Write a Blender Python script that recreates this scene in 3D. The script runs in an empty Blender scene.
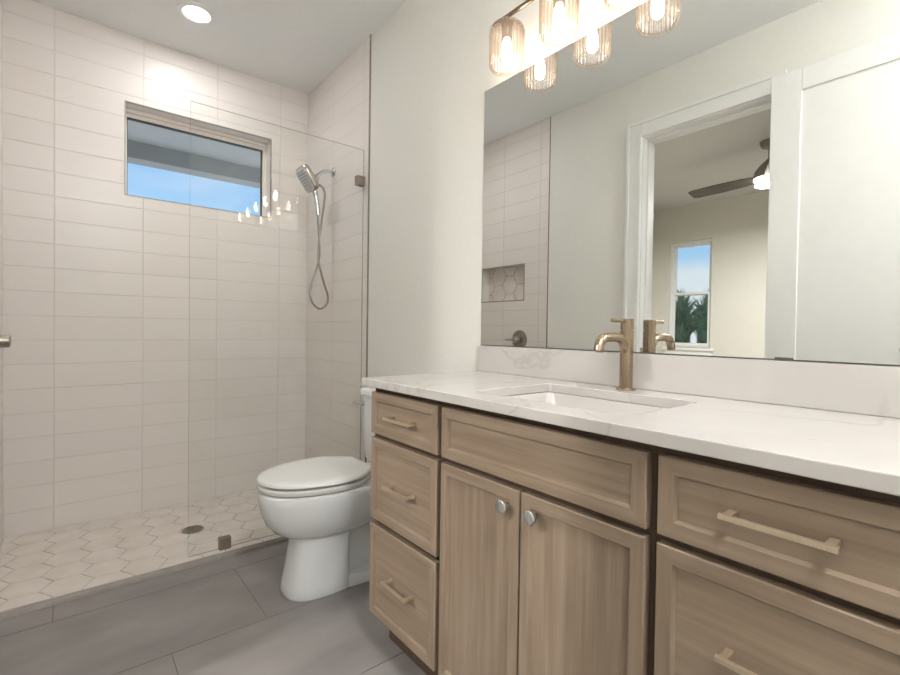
import bpy, bmesh, math, random
from math import pi, sin, cos, radians
from mathutils import Vector, Matrix

random.seed(7)
S = bpy.context.scene
COL = S.collection

# ------------------------------------------------------------------ camera
CAM_POS = Vector((3.1437, -1.2759, 1.0545))
YAW, PITCH, ROLL, FPX = 0.88671, -0.01631, 0.01452, 467.55
fw = Vector((-sin(YAW) * cos(PITCH), cos(YAW) * cos(PITCH), sin(PITCH)))
rt = Vector((cos(YAW), sin(YAW), 0.0))
up = rt.cross(fw)
r2 = rt * cos(ROLL) + up * sin(ROLL)
u2 = -rt * sin(ROLL) + up * cos(ROLL)
cam_data = bpy.data.cameras.new('camera')
cam = bpy.data.objects.new('camera', cam_data)
COL.objects.link(cam)
M = Matrix((r2, u2, -fw)).transposed().to_4x4()
M.translation = CAM_POS
cam.matrix_world = M
cam_data.sensor_width = 36.0
cam_data.sensor_fit = 'HORIZONTAL'
cam_data.lens = FPX / 900.0 * 36.0
cam_data.clip_start = 0.02
S.camera = cam

# ------------------------------------------------------------------ view + sky
S.view_settings.view_transform = 'Standard'
S.view_settings.look = 'None'
S.view_settings.gamma = 1.0
S.view_settings.use_curve_mapping = False
S.view_settings.exposure = 0.93

# lamp powers (W)
L_BULB = 22.0
L_FILL_DOME = 60.0  # strength of the added fill dome
P_CAN = 4.6
P_FAN = 42.0
SKY = 0.54


def lin(c):
    c = c / 255.0
    return c / 12.92 if c <= 0.04045 else ((c + 0.055) / 1.055) ** 2.4


def rgb(r, g, b):
    return (lin(r), lin(g), lin(b), 1.0)


world = bpy.data.worlds.new('sky')
S.world = world
world.use_nodes = True
nt = world.node_tree
nt.nodes.clear()
w_out = nt.nodes.new('ShaderNodeOutputWorld')
w_bg = nt.nodes.new('ShaderNodeBackground')
w_tc = nt.nodes.new('ShaderNodeTexCoord')
w_sep = nt.nodes.new('ShaderNodeSeparateXYZ')
w_ramp = nt.nodes.new('ShaderNodeValToRGB')
w_noise = nt.nodes.new('ShaderNodeTexNoise')
w_map = nt.nodes.new('ShaderNodeMapping')
w_mix = nt.nodes.new('ShaderNodeMix')
w_mix.data_type = 'RGBA'
w_map.inputs['Scale'].default_value = (2.0, 2.0, 9.0)
nt.links.new(w_tc.outputs['Generated'], w_map.inputs['Vector'])
nt.links.new(w_map.outputs['Vector'], w_noise.inputs['Vector'])
w_noise.inputs['Scale'].default_value = 1.6
w_noise.inputs['Detail'].default_value = 5
nt.links.new(w_tc.outputs['Generated'], w_sep.inputs[0])
nt.links.new(w_sep.outputs['Z'], w_ramp.inputs['Fac'])
e = w_ramp.color_ramp.elements
e[0].position = 0.0
e[0].color = rgb(240, 246, 252)
e[1].position = 0.45
e[1].color = rgb(134, 190, 246)
e2 = w_ramp.color_ramp.elements.new(0.116)
e2.color = rgb(232, 243, 252)
e3 = w_ramp.color_ramp.elements.new(0.145)
e3.color = rgb(176, 218, 254)
w_cr = nt.nodes.new('ShaderNodeValToRGB')
w_cr.color_ramp.elements[0].position = 0.55
w_cr.color_ramp.elements[1].position = 0.8
w_mul = nt.nodes.new('ShaderNodeMath')
w_mul.operation = 'MULTIPLY'
w_mul.inputs[1].default_value = 0.35
nt.links.new(w_noise.outputs['Fac'], w_cr.inputs['Fac'])
nt.links.new(w_cr.outputs['Color'], w_mul.inputs[0])
nt.links.new(w_mul.outputs[0], w_mix.inputs['Factor'])
nt.links.new(w_ramp.outputs['Color'], w_mix.inputs[6])
w_mix.inputs[7].default_value = rgb(245, 248, 252)
nt.links.new(w_mix.outputs[2], w_bg.inputs['Color'])
w_bg.inputs['Strength'].default_value = SKY
nt.links.new(w_bg.outputs[0], w_out.inputs['Surface'])

# ------------------------------------------------------------------ mesh helpers


def put(name, bm, mats, parent=None, smooth=True, bevel=0.0, seg=2, ang=35, loc=None):
    me = bpy.data.meshes.new(name)
    bmesh.ops.recalc_face_normals(bm, faces=bm.faces[:])
    bm.to_mesh(me)
    bm.free()
    if not isinstance(mats, (list, tuple)):
        mats = [mats]
    for m in mats:
        me.materials.append(m)
    o = bpy.data.objects.new(name, me)
    COL.objects.link(o)
    if smooth:
        me.polygons.foreach_set('use_smooth', [True] * len(me.polygons))
        me.set_sharp_from_angle(angle=radians(ang))
    if bevel > 0:
        md = o.modifiers.new('bevel', 'BEVEL')
        md.width = bevel
        md.segments = seg
        md.limit_method = 'ANGLE'
        md.angle_limit = radians(40)
        md.harden_normals = False
    if parent is not None:
        o.parent = parent
        # parts are authored in world coordinates; parents sit at their own base
        o.matrix_parent_inverse = Matrix.Translation(-world_loc(parent))
    return o


def world_loc(o):
    v = Vector(o.location)
    if o.parent is not None:
        v = v + o.matrix_parent_inverse.translation + world_loc(o.parent)
    return v


def tag(o, label=None, cat=None, group=None, kind=None):
    if label:
        o['label'] = label
    if cat:
        o['category'] = cat
    if group:
        o['group'] = group
    if kind:
        o['kind'] = kind
    return o


def thing(name, label, cat, loc, group=None):
    o = bpy.data.objects.new(name, None)
    o.empty_display_size = 0.05
    o.location = loc
    COL.objects.link(o)
    return tag(o, label, cat, group)


def box(bm, x0, x1, y0, y1, z0, z1, mi=0):
    v = [bm.verts.new((x, y, z)) for x in (x0, x1) for y in (y0, y1) for z in (z0, z1)]
    for q in ((0, 1, 3, 2), (4, 6, 7, 5), (0, 4, 5, 1), (2, 3, 7, 6), (0, 2, 6, 4), (1, 5, 7, 3)):
        f = bm.faces.new([v[i] for i in q])
        f.material_index = mi
    return bm


def mbox(*a, mi=0):
    return box(bmesh.new(), *a, mi=mi)


def frame_axes(d):
    d = Vector(d).normalized()
    a = Vector((0, 0, 1)) if abs(d.z) < 0.9 else Vector((1, 0, 0))
    u = d.cross(a).normalized()
    return d, u, d.cross(u).normalized()


def loft(bm, rings, cap0=True, cap1=True, mi=0):
    n = len(rings[0])
    vs = [[bm.verts.new(p) for p in r] for r in rings]
    for a, b in zip(vs, vs[1:]):
        for i in range(n):
            f = bm.faces.new((a[i], a[(i + 1) % n], b[(i + 1) % n], b[i]))
            f.material_index = mi
    if cap0:
        bm.faces.new(vs[0]).material_index = mi
    if cap1:
        bm.faces.new(vs[-1][::-1]).material_index = mi
    return bm


def cyl(bm, a, b, r, r1=None, n=24, mi=0):
    a, b = Vector(a), Vector(b)
    r1 = r if r1 is None else r1
    d, u, v = frame_axes(b - a)
    rings = [[c + u * (rr * cos(2 * pi * i / n)) + v * (rr * sin(2 * pi * i / n)) for i in range(n)]
             for c, rr in ((a, r), (b, r1))]
    return loft(bm, rings, mi=mi)


def tube(bm, pts, r, n=12, mi=0):
    pts = [Vector(p) for p in pts]
    rs = r if isinstance(r, (list, tuple)) else [r] * len(pts)
    rings = []
    u = None
    for i, p in enumerate(pts):
        if i == 0:
            d = pts[1] - pts[0]
        elif i == len(pts) - 1:
            d = pts[-1] - pts[-2]
        else:
            d = pts[i + 1] - pts[i - 1]
        d.normalize()
        if u is None:
            _, u, _ = frame_axes(d)
        u = (u - d * u.dot(d)).normalized()
        v = d.cross(u)
        rings.append([p + u * (rs[i] * cos(2 * pi * k / n)) + v * (rs[i] * sin(2 * pi * k / n)) for k in range(n)])
    return loft(bm, rings, mi=mi)


def spline(pts, k=8):
    """Catmull-Rom through the points."""
    P = [Vector(p) for p in pts]
    P = [P[0] * 2 - P[1]] + P + [P[-1] * 2 - P[-2]]
    out = []
    for i in range(1, len(P) - 2):
        for j in range(k):
            t = j / k
            a, b, c, d = P[i - 1], P[i], P[i + 1], P[i + 2]
            out.append(0.5 * ((2 * b) + (c - a) * t + (2 * a - 5 * b + 4 * c - d) * t * t + (3 * b - a - 3 * c + d) * t ** 3))
    out.append(P[-2])
    return out


def lathe(bm, prof, c, axis='z', n=48, rib=0.0, nrib=0, mi=0, close=False):
    """prof: list of (radius, height); c: base point."""
    c = Vector(c)
    rings = []
    for r, h in prof:
        ring = []
        for i in range(n):
            t = 2 * pi * i / n
            rr = r * (1 + rib * cos(nrib * t)) if nrib else r
            if axis == 'z':
                ring.append(c + Vector((rr * cos(t), rr * sin(t), h)))
            elif axis == 'y':
                ring.append(c + Vector((rr * cos(t), h, rr * sin(t))))
            else:
                ring.append(c + Vector((h, rr * cos(t), rr * sin(t))))
        rings.append(ring)
    return loft(bm, rings, cap0=not close, cap1=not close, mi=mi)


def disc_ring(cx, cy, z, hx, yf, yb, n=48, p=2.3, pf=None):
    """closed outline: half-width hx, front at yf (toward -y), back at yb; superellipse exponents."""
    pts = []
    for i in range(n):
        t = 2 * pi * i / n
        c, s = cos(t), sin(t)
        ex = 2.0 / (p if s > 0 else (pf or p))
        x = hx * math.copysign(abs(c) ** ex, c)
        ym = cy
        y = ym + (yb - ym if s > 0 else ym - yf) * math.copysign(abs(s) ** ex, s)
        pts.append(Vector((cx + x, y, z)))
    return pts


# ------------------------------------------------------------------ material helpers


def mat(name, color, rough=0.5, metal=0.0, spec=0.5, coat=0.0, ior=None):
    m = bpy.data.materials.new(name)
    m.use_nodes = True
    b = m.node_tree.nodes['Principled BSDF']
    b.inputs['Base Color'].default_value = color
    b.inputs['Roughness'].default_value = rough
    b.inputs['Metallic'].default_value = metal
    b.inputs['Specular IOR Level'].default_value = spec
    b.inputs['Coat Weight'].default_value = coat
    return m


def nodes(m):
    return m.node_tree.nodes, m.node_tree.links, m.node_tree.nodes['Principled BSDF']


def add_noise(m, scale, c1, c2, vec_scale=(1, 1, 1), detail=4, lo=0.35, hi=0.65, bump=0.0, bump_scale=None, bump_dist=0.002):
    N, L, b = nodes(m)
    tc = N.new('ShaderNodeTexCoord')
    mp = N.new('ShaderNodeMapping')
    mp.inputs['Scale'].default_value = vec_scale
    no = N.new('ShaderNodeTexNoise')
    no.inputs['Scale'].default_value = scale
    no.inputs['Detail'].default_value = detail
    cr = N.new('ShaderNodeValToRGB')
    cr.color_ramp.elements[0].position = lo
    cr.color_ramp.elements[1].position = hi
    cr.color_ramp.elements[0].color = c1
    cr.color_ramp.elements[1].color = c2
    L.new(tc.outputs['Object'], mp.inputs['Vector'])
    L.new(mp.outputs['Vector'], no.inputs['Vector'])
    L.new(no.outputs['Fac'], cr.inputs['Fac'])
    L.new(cr.outputs['Color'], b.inputs['Base Color'])
    if bump:
        n2 = N.new('ShaderNodeTexNoise')
        n2.inputs['Scale'].default_value = bump_scale or scale
        L.new(mp.outputs['Vector'], n2.inputs['Vector'])
        bp = N.new('ShaderNodeBump')
        bp.inputs['Strength'].default_value = bump
        bp.inputs['Distance'].default_value = bump_dist
        L.new(n2.outputs['Fac'], bp.inputs['Height'])
        L.new(bp.outputs['Normal'], b.inputs['Normal'])
    return m


def tile_mat(name, axis, u0, v0):
    """stacked glazed tiles 381 x 122 mm; axis = horizontal world axis of the wall."""
    m = mat(name, rgb(226, 216, 207), 0.22, spec=0.5)
    N, L, b = nodes(m)
    geo = N.new('ShaderNodeNewGeometry')
    sep = N.new('ShaderNodeSeparateXYZ')
    L.new(geo.outputs['Position'], sep.inputs[0])
    com = N.new('ShaderNodeCombineXYZ')
    au = N.new('ShaderNodeMath'); au.operation = 'SUBTRACT'; au.inputs[1].default_value = u0 - 20 * 0.381
    av = N.new('ShaderNodeMath'); av.operation = 'SUBTRACT'; av.inputs[1].default_value = v0 - 10 * 0.1225
    L.new(sep.outputs['Y' if axis == 'y' else 'X'], au.inputs[0])
    L.new(sep.outputs['Z'], av.inputs[0])
    L.new(au.outputs[0], com.inputs[0])
    L.new(av.outputs[0], com.inputs[1])
    br = N.new('ShaderNodeTexBrick')
    br.offset = 0.0
    br.squash = 1.0
    br.inputs['Color1'].default_value = rgb(229, 221, 215)
    br.inputs['Color2'].default_value = rgb(232, 225, 219)
    br.inputs['Mortar'].default_value = rgb(222, 213, 206)
    br.inputs['Scale'].default_value = 1.0
    br.inputs['Mortar Size'].default_value = 0.0024
    br.inputs['Mortar Smooth'].default_value = 0.25
    br.inputs['Brick Width'].default_value = 0.381
    br.inputs['Row Height'].default_value = 0.1225
    L.new(com.outputs[0], br.inputs['Vector'])
    L.new(br.outputs['Color'], b.inputs['Base Color'])
    no = N.new('ShaderNodeTexNoise')
    no.inputs['Scale'].default_value = 7.0
    no.inputs['Detail'].default_value = 2.0
    mp = N.new('ShaderNodeMapping')
    mp.inputs['Scale'].default_value = (0.7, 2.2, 1)
    L.new(com.outputs[0], mp.inputs['Vector'])
    L.new(mp.outputs['Vector'], no.inputs['Vector'])
    b1 = N.new('ShaderNodeBump'); b1.inputs['Strength'].default_value = 0.25; b1.inputs['Distance'].default_value = 0.006
    L.new(no.outputs['Fac'], b1.inputs['Height'])
    inv = N.new('ShaderNodeMath'); inv.operation = 'SUBTRACT'; inv.inputs[0].default_value = 1.0
    L.new(br.outputs['Fac'], inv.inputs[1])
    b2 = N.new('ShaderNodeBump'); b2.inputs['Strength'].default_value = 0.8; b2.inputs['Distance'].default_value = 0.003
    L.new(inv.outputs[0], b2.inputs['Height'])
    L.new(b1.outputs['Normal'], b2.inputs['Normal'])
    L.new(b2.outputs['Normal'], b.inputs['Normal'])
    rg = N.new('ShaderNodeMapRange')
    rg.inputs['To Min'].default_value = 0.3
    rg.inputs['To Max'].default_value = 0.6
    L.new(br.outputs['Fac'], rg.inputs['Value'])
    L.new(rg.outputs[0], b.inputs['Roughness'])
    return m


def wood(name, horiz, c1=(140, 122, 104), c2=(163, 145, 126)):
    m = mat(name, rgb(*c2), 0.45, spec=0.35)
    vs = (1.4, 14, 34) if horiz else (34, 14, 1.4)
    add_noise(m, 2.2, rgb(*c1), rgb(*c2), vs, detail=6, lo=0.3, hi=0.7, bump=0.06, bump_scale=6, bump_dist=0.001)
    N, L, b = nodes(m)
    # broad tone drift across each board
    tc = [n for n in N if n.type == 'TEX_COORD'][0]
    n2 = N.new('ShaderNodeTexNoise'); n2.inputs['Scale'].default_value = 3.5; n2.inputs['Detail'].default_value = 2
    mp = N.new('ShaderNodeMapping'); mp.inputs['Scale'].default_value = (0.8, 1, 2.2) if horiz else (2.2, 1, 0.8)
    L.new(tc.outputs['Object'], mp.inputs['Vector']); L.new(mp.outputs[0], n2.inputs['Vector'])
    cr = N.new('ShaderNodeValToRGB')
    cr.color_ramp.elements[0].position = 0.3; cr.color_ramp.elements[1].position = 0.7
    cr.color_ramp.elements[0].color = (0.86, 0.84, 0.82, 1); cr.color_ramp.elements[1].color = (1.0, 1.0, 1.0, 1)
    L.new(n2.outputs['Fac'], cr.inputs['Fac'])
    mx = N.new('ShaderNodeMix'); mx.data_type = 'RGBA'; mx.blend_type = 'MULTIPLY'; mx.inputs['Factor'].default_value = 1
    src = b.inputs['Base Color'].links[0].from_socket
    L.new(src, mx.inputs[6]); L.new(cr.outputs['Color'], mx.inputs[7]); L.new(mx.outputs[2], b.inputs['Base Color'])
    return m


def thin_glass(name, tint=(1, 1, 1, 1), refl=1.0, rough=0.0, milk=0.0, milk_col=(1, 1, 1, 1)):
    m = bpy.data.materials.new(name)
    m.use_nodes = True
    N, L = m.node_tree.nodes, m.node_tree.links
    N.clear()
    out = N.new('ShaderNodeOutputMaterial')
    tr = N.new('ShaderNodeBsdfTransparent'); tr.inputs['Color'].default_value = tint
    gl = N.new('ShaderNodeBsdfGlossy'); gl.inputs['Roughness'].default_value = rough
    fr = N.new('ShaderNodeFresnel'); fr.inputs['IOR'].default_value = 1.5
    mu = N.new('ShaderNodeMath'); mu.operation = 'MULTIPLY'; mu.inputs[1].default_value = refl
    geo = N.new('ShaderNodeNewGeometry')
    nb = N.new('ShaderNodeMath'); nb.operation = 'SUBTRACT'; nb.inputs[0].default_value = 1.0
    L.new(geo.outputs['Backfacing'], nb.inputs[1])
    m2 = N.new('ShaderNodeMath'); m2.operation = 'MULTIPLY'
    L.new(fr.outputs[0], mu.inputs[0]); L.new(mu.outputs[0], m2.inputs[0]); L.new(nb.outputs[0], m2.inputs[1])
    mx = N.new('ShaderNodeMixShader')
    L.new(m2.outputs[0], mx.inputs[0])
    L.new(tr.outputs[0], mx.inputs[1]); L.new(gl.outputs[0], mx.inputs[2])
    last = mx.outputs[0]
    if milk > 0:
        tl = N.new('ShaderNodeBsdfTranslucent'); tl.inputs['Color'].default_value = milk_col
        df = N.new('ShaderNodeBsdfDiffuse'); df.inputs['Color'].default_value = milk_col
        a = N.new('ShaderNodeMixShader'); a.inputs[0].default_value = 0.35
        L.new(tl.outputs[0], a.inputs[1]); L.new(df.outputs[0], a.inputs[2])
        b = N.new('ShaderNodeMixShader'); b.inputs[0].default_value = milk
        L.new(last, b.inputs[1]); L.new(a.outputs[0], b.inputs[2])
        last = b.outputs[0]
    L.new(last, out.inputs['Surface'])
    return m


def emit(name, color, s):
    m = bpy.data.materials.new(name)
    m.use_nodes = True
    N, L = m.node_tree.nodes, m.node_tree.links
    N.clear()
    out = N.new('ShaderNodeOutputMaterial')
    em = N.new('ShaderNodeEmission')
    em.inputs['Color'].default_value = color
    em.inputs['Strength'].default_value = s
    L.new(em.outputs[0], out.inputs['Surface'])
    return m


# ------------------------------------------------------------------ materials
M_PAINT = add_noise(mat('wall_paint', rgb(229, 227, 220), 0.7), 40, rgb(228, 226, 219), rgb(230, 228, 221), bump=0.05, bump_scale=220, bump_dist=0.0006)
M_CEIL = add_noise(mat('ceiling_paint', rgb(240, 241, 240), 0.85), 40, rgb(239, 240, 239), rgb(241, 242, 241), bump=0.05, bump_scale=160, bump_dist=0.001)
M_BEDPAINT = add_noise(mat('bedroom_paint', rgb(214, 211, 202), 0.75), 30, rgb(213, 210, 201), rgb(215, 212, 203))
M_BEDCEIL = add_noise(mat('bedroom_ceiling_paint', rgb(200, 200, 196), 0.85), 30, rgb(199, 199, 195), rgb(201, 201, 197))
M_TRIM = add_noise(mat('trim_paint', rgb(232, 232, 229), 0.35), 20, rgb(231, 231, 228), rgb(233, 233, 230))
M_TILE_L = tile_mat('glazed_tile_window_wall', 'y', -0.1905, 0.1155)
M_TILE_B = tile_mat('glazed_tile_shower_wall', 'x', 0.41, 0.1155)
M_TILE_F = tile_mat('glazed_tile_valve_wall', 'x', 0.41, 0.1155)
M_GROUT = add_noise(mat('grey_grout', rgb(160, 150, 140), 0.85), 25, rgb(148, 138, 128), rgb(200, 190, 180), lo=0.4, hi=0.6)
M_HEX = add_noise(mat('hex_tile', rgb(224, 215, 205), 0.4), 9, rgb(216, 207, 197), rgb(228, 220, 211), detail=6, bump=0.05, bump_scale=30)
M_FLOOR = add_noise(mat('grey_floor_tile', rgb(140, 134, 131), 0.42), 2.6, rgb(128, 122, 120), rgb(152, 146, 143), vec_scale=(2.4, 1.0, 1), detail=9, lo=0.3, hi=0.72, bump=0.08, bump_scale=40, bump_dist=0.001)
M_FGROUT = add_noise(mat('dark_floor_grout', rgb(104, 97, 93), 0.9), 30, rgb(112, 105, 101), rgb(122, 115, 110))
M_CURB = add_noise(mat('metal_edge_profile', rgb(172, 164, 157), 0.5), 20, rgb(168, 160, 153), rgb(176, 168, 161))
M_WOOD_H = wood('wood_horizontal', True)
M_WOOD_V = wood('wood_vertical', False)
M_WOOD_D = add_noise(mat('wood_box_gap_shade', rgb(84, 66, 52), 0.7), 3, rgb(78, 61, 48), rgb(90, 72, 57), vec_scale=(10, 10, 1))  # darker than the fronts: shade of the gaps put into the colour
M_CHROME = add_noise(mat('chrome', rgb(210, 210, 212), 0.12, 1.0), 5, rgb(206, 206, 208), rgb(214, 214, 216))
M_NICKEL = add_noise(mat('brushed_nickel', rgb(178, 170, 160), 0.28, 1.0), 60, rgb(172, 164, 154), rgb(184, 176, 166), vec_scale=(1, 1, 20))
M_DARKN = add_noise(mat('dark_brushed_metal', rgb(146, 135, 123), 0.45, 0.35), 60, rgb(140, 129, 117), rgb(152, 141, 129), vec_scale=(1, 1, 10))
M_GOLD = add_noise(mat('champagne_bronze', rgb(166, 147, 126), 0.22, 1.0), 60, rgb(158, 139, 118), rgb(174, 155, 134), vec_scale=(1, 1, 12))
M_PULL = add_noise(mat('satin_brass_pull', rgb(208, 190, 166), 0.4, 0.8), 60, rgb(204, 186, 162), rgb(212, 194, 170), vec_scale=(10, 1, 1))
M_HOSE = add_noise(mat('grey_metal_hose', rgb(158, 151, 144), 0.35, 0.9), 60, rgb(152, 145, 138), rgb(164, 157, 150), vec_scale=(1, 1, 10))
M_KNOB = add_noise(mat('satin_chrome_knob', rgb(205, 208, 210), 0.25, 1.0), 30, rgb(200, 203, 205), rgb(210, 213, 215))
M_PORC = add_noise(mat('white_porcelain', rgb(236, 238, 238), 0.08, coat=0.3), 8, rgb(235, 237, 237), rgb(237, 239, 239))
M_BASIN = add_noise(mat('warm_white_basin', rgb(198, 193, 189), 0.25), 8, rgb(197, 192, 188), rgb(199, 194, 190))
M_SPRAY = add_noise(mat('light_grey_spray_face', rgb(200, 198, 195), 0.35), 8, rgb(198, 196, 193), rgb(202, 200, 197))
M_SEAT = add_noise(mat('white_seat_plastic', rgb(236, 235, 232), 0.22), 8, rgb(235, 234, 231), rgb(237, 236, 233))
M_MIRROR = add_noise(mat('mirror_silver', rgb(240, 242, 241), 0.0, 1.0), 5, rgb(239, 241, 240), rgb(241, 243, 242))
M_MEDGE = add_noise(mat('mirror_edge', rgb(96, 96, 92), 0.4, 0.6), 5, rgb(94, 94, 90), rgb(98, 98, 94))
M_WFRAME = add_noise(mat('tan_window_frame', rgb(236, 228, 219), 0.45), 12, rgb(235, 227, 218), rgb(237, 229, 220))
M_GASKET = add_noise(mat('dark_gasket', rgb(58, 54, 50), 0.6), 12, rgb(56, 52, 48), rgb(60, 56, 52))
M_GLASS = thin_glass('clear_glass', tint=(0.985, 0.99, 0.985, 1), refl=1.0)
M_PANE = thin_glass('window_glass', tint=(0.97, 0.98, 0.98, 1), refl=1.0)
M_GEDGE = thin_glass('glass_edge', tint=(0.58, 0.62, 0.60, 1), refl=0.6, milk=0.15, milk_col=rgb(190, 198, 192))
M_SHADE = thin_glass('ribbed_lamp_glass', refl=1.2, rough=0.06, milk=0.035, milk_col=rgb(255, 240, 226))
_N, _L = M_SHADE.node_tree.nodes, M_SHADE.node_tree.links
_lw = _N.new('ShaderNodeLayerWeight')
_lw.inputs['Blend'].default_value = 0.5
_rp = _N.new('ShaderNodeValToRGB')
_rp.color_ramp.elements[0].position = 0.05
_rp.color_ramp.elements[0].color = (1.0, 0.985, 0.965, 1)
_rp.color_ramp.elements[1].position = 0.85
_rp.color_ramp.elements[1].color = (0.72, 0.62, 0.53, 1)
_L.new(_lw.outputs['Facing'], _rp.inputs['Fac'])
_L.new(_rp.outputs['Color'], [n for n in _N if n.type == 'BSDF_TRANSPARENT'][0].inputs['Color'])
M_BULB = emit('lit_bulb', (1.0, 0.93, 0.85, 1), L_BULB)
M_CANLIT = emit('lit_downlight', (1.0, 0.97, 0.93, 1), 9.0)
M_FILL_DOME = emit('fill_dome_glow', (0.97, 0.985, 1.0, 1), L_FILL_DOME)
M_FANLIT = emit('lit_fan_bowl', (1.0, 0.9, 0.74, 1), 9.0)
M_BLADE = add_noise(mat('grey_fan_blade', rgb(96, 92, 84), 0.5), 3, rgb(88, 84, 77), rgb(104, 100, 92), vec_scale=(2, 20, 1))
M_SOFFIT = add_noise(mat('soffit_paint', rgb(186, 190, 192), 0.8), 10, rgb(184, 188, 190), rgb(188, 192, 194))
M_BEAM = add_noise(mat('porch_beam_paint', rgb(158, 163, 164), 0.8), 10, rgb(156, 161, 162), rgb(160, 165, 166))
M_LAWN = add_noise(mat('lawn', rgb(88, 110, 62), 0.9), 4, rgb(76, 98, 52), rgb(104, 126, 74))
M_CARPET = add_noise(mat('bedroom_floor', rgb(170, 160, 146), 0.8), 6, rgb(164, 154, 140), rgb(176, 166, 152))
M_FROND = add_noise(mat('green_frond', rgb(74, 98, 58), 0.7), 6, rgb(92, 120, 76), rgb(158, 178, 134), lo=0.3, hi=0.7)
M_BLACK = add_noise(mat('drain_dark', rgb(40, 38, 36), 0.6), 8, rgb(38, 36, 34), rgb(42, 40, 38))


def quartz():
    m = mat('white_quartz', rgb(198, 193, 189), 0.12, spec=0.5)
    N, L, b = nodes(m)
    tc = N.new('ShaderNodeTexCoord')
    mp = N.new('ShaderNodeMapping')
    mp.inputs['Rotation'].default_value = (0.3, 0.5, 0.7)
    no = N.new('ShaderNodeTexNoise'); no.inputs['Scale'].default_value = 2.1; no.inputs['Detail'].default_value = 5; no.inputs['Distortion'].default_value = 0.6
    L.new(tc.outputs['Object'], mp.inputs['Vector']); L.new(mp.outputs[0], no.inputs['Vector'])
    su = N.new('ShaderNodeMath'); su.operation = 'SUBTRACT'; su.inputs[1].default_value = 0.5
    ab = N.new('ShaderNodeMath'); ab.operation = 'ABSOLUTE'
    L.new(no.outputs['Fac'], su.inputs[0]); L.new(su.outputs[0], ab.inputs[0])
    cr = N.new('ShaderNodeValToRGB')
    cr.color_ramp.elements[0].position = 0.0; cr.color_ramp.elements[0].color = rgb(186, 180, 175)
    cr.color_ramp.elements[1].position = 0.012; cr.color_ramp.elements[1].color = rgb(198, 193, 189)
    L.new(ab.outputs[0], cr.inputs['Fac'])
    n2 = N.new('ShaderNodeTexNoise'); n2.inputs['Scale'].default_value = 5; n2.inputs['Detail'].default_value = 6
    L.new(tc.outputs['Object'], n2.inputs['Vector'])
    c2 = N.new('ShaderNodeValToRGB')
    c2.color_ramp.elements[0].position = 0.3; c2.color_ramp.elements[0].color = (0.94, 0.935, 0.93, 1)
    c2.color_ramp.elements[1].position = 0.6; c2.color_ramp.elements[1].color = (1, 1, 1, 1)
    L.new(n2.outputs['Fac'], c2.inputs['Fac'])
    mx = N.new('ShaderNodeMix'); mx.data_type = 'RGBA'; mx.blend_type = 'MULTIPLY'; mx.inputs['Factor'].default_value = 1
    L.new(cr.outputs['Color'], mx.inputs[6]); L.new(c2.outputs['Color'], mx.inputs[7]); L.new(mx.outputs[2], b.inputs['Base Color'])
    return m


M_QUARTZ = quartz()
M_VEIN = add_noise(mat('grey_quartz_vein', rgb(172, 165, 161), 0.15), 9, rgb(160, 153, 149), rgb(190, 184, 180), lo=0.3, hi=0.7)

# ------------------------------------------------------------------ the setting
H = 2.656          # ceiling
W = 1.524          # vanity wall to door wall
XT = 0.861         # end of the shower tile
XR = 4.1           # right wall
BY = -4.78         # far bedroom wall
DX0, DX1, DZ = 1.598, 2.325, 2.29   # doorway in the door wall


def quadwall(bm, axis, c, u0, u1, v0, v1, holes=(), mi=0):
    """flat wall at axis=c, with rectangular holes (ua,ub,va,vb)."""
    us = sorted({u0, u1, *[h[0] for h in holes], *[h[1] for h in holes]})
    vs = sorted({v0, v1, *[h[2] for h in holes], *[h[3] for h in holes]})
    cache = {}

    def V(u, v):
        if (u, v) not in cache:
            cache[(u, v)] = bm.verts.new((c, u, v) if axis == 'x' else (u, c, v))
        return cache[(u, v)]
    for a, b in zip(us, us[1:]):
        for d, e_ in zip(vs, vs[1:]):
            mu, mv = (a + b) / 2, (d + e_) / 2
            if any(h[0] < mu < h[1] and h[2] < mv < h[3] for h in holes):
                continue
            bm.faces.new((V(a, d), V(b, d), V(b, e_), V(a, e_))).material_index = mi
    return bm


def slab_wall(name, axis, c0, c1, u0, u1, v0, v1, mats, holes=(), parent=None):
    """solid wall between c0 and c1 with real reveals round its holes."""
    bm = bmesh.new()
    us = sorted({u0, u1, *[h[0] for h in holes], *[h[1] for h in holes]})
    vs = sorted({v0, v1, *[h[2] for h in holes], *[h[3] for h in holes]})

    def solid(i, j):
        if i < 0 or j < 0 or i >= len(us) - 1 or j >= len(vs) - 1:
            return False
        mu, mv = (us[i] + us[i + 1]) / 2, (vs[j] + vs[j + 1]) / 2
        return not any(h[0] < mu < h[1] and h[2] < mv < h[3] for h in holes)
    cache = {}

    def V(c, u, v):
        k = (c, u, v)
        if k not in cache:
            cache[k] = bm.verts.new((c, u, v) if axis == 'x' else (u, c, v))
        return cache[k]
    for i in range(len(us) - 1):
        for j in range(len(vs) - 1):
            if not solid(i, j):
                continue
            a, b, d, e_ = us[i], us[i + 1], vs[j], vs[j + 1]
            for c in (c0, c1):
                bm.faces.new((V(c, a, d), V(c, b, d), V(c, b, e_), V(c, a, e_)))
            for (ii, jj, p, q) in ((i - 1, j, (a, d), (a, e_)), (i + 1, j, (b, d), (b, e_)), (i, j - 1, (a, d), (b, d)), (i, j + 1, (a, e_), (b, e_))):
                if not solid(ii, jj):
                    bm.faces.new((V(c0, *p), V(c0, *q), V(c1, *q), V(c1, *p)))
    o = put(name, bm, mats, parent, smooth=False)
    if parent is None:
        tag(o, kind='structure')
    return o


WY0, WY1, WZ0, WZ1 = -1.035, -0.250, 1.776, 2.283    # shower window opening

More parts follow.
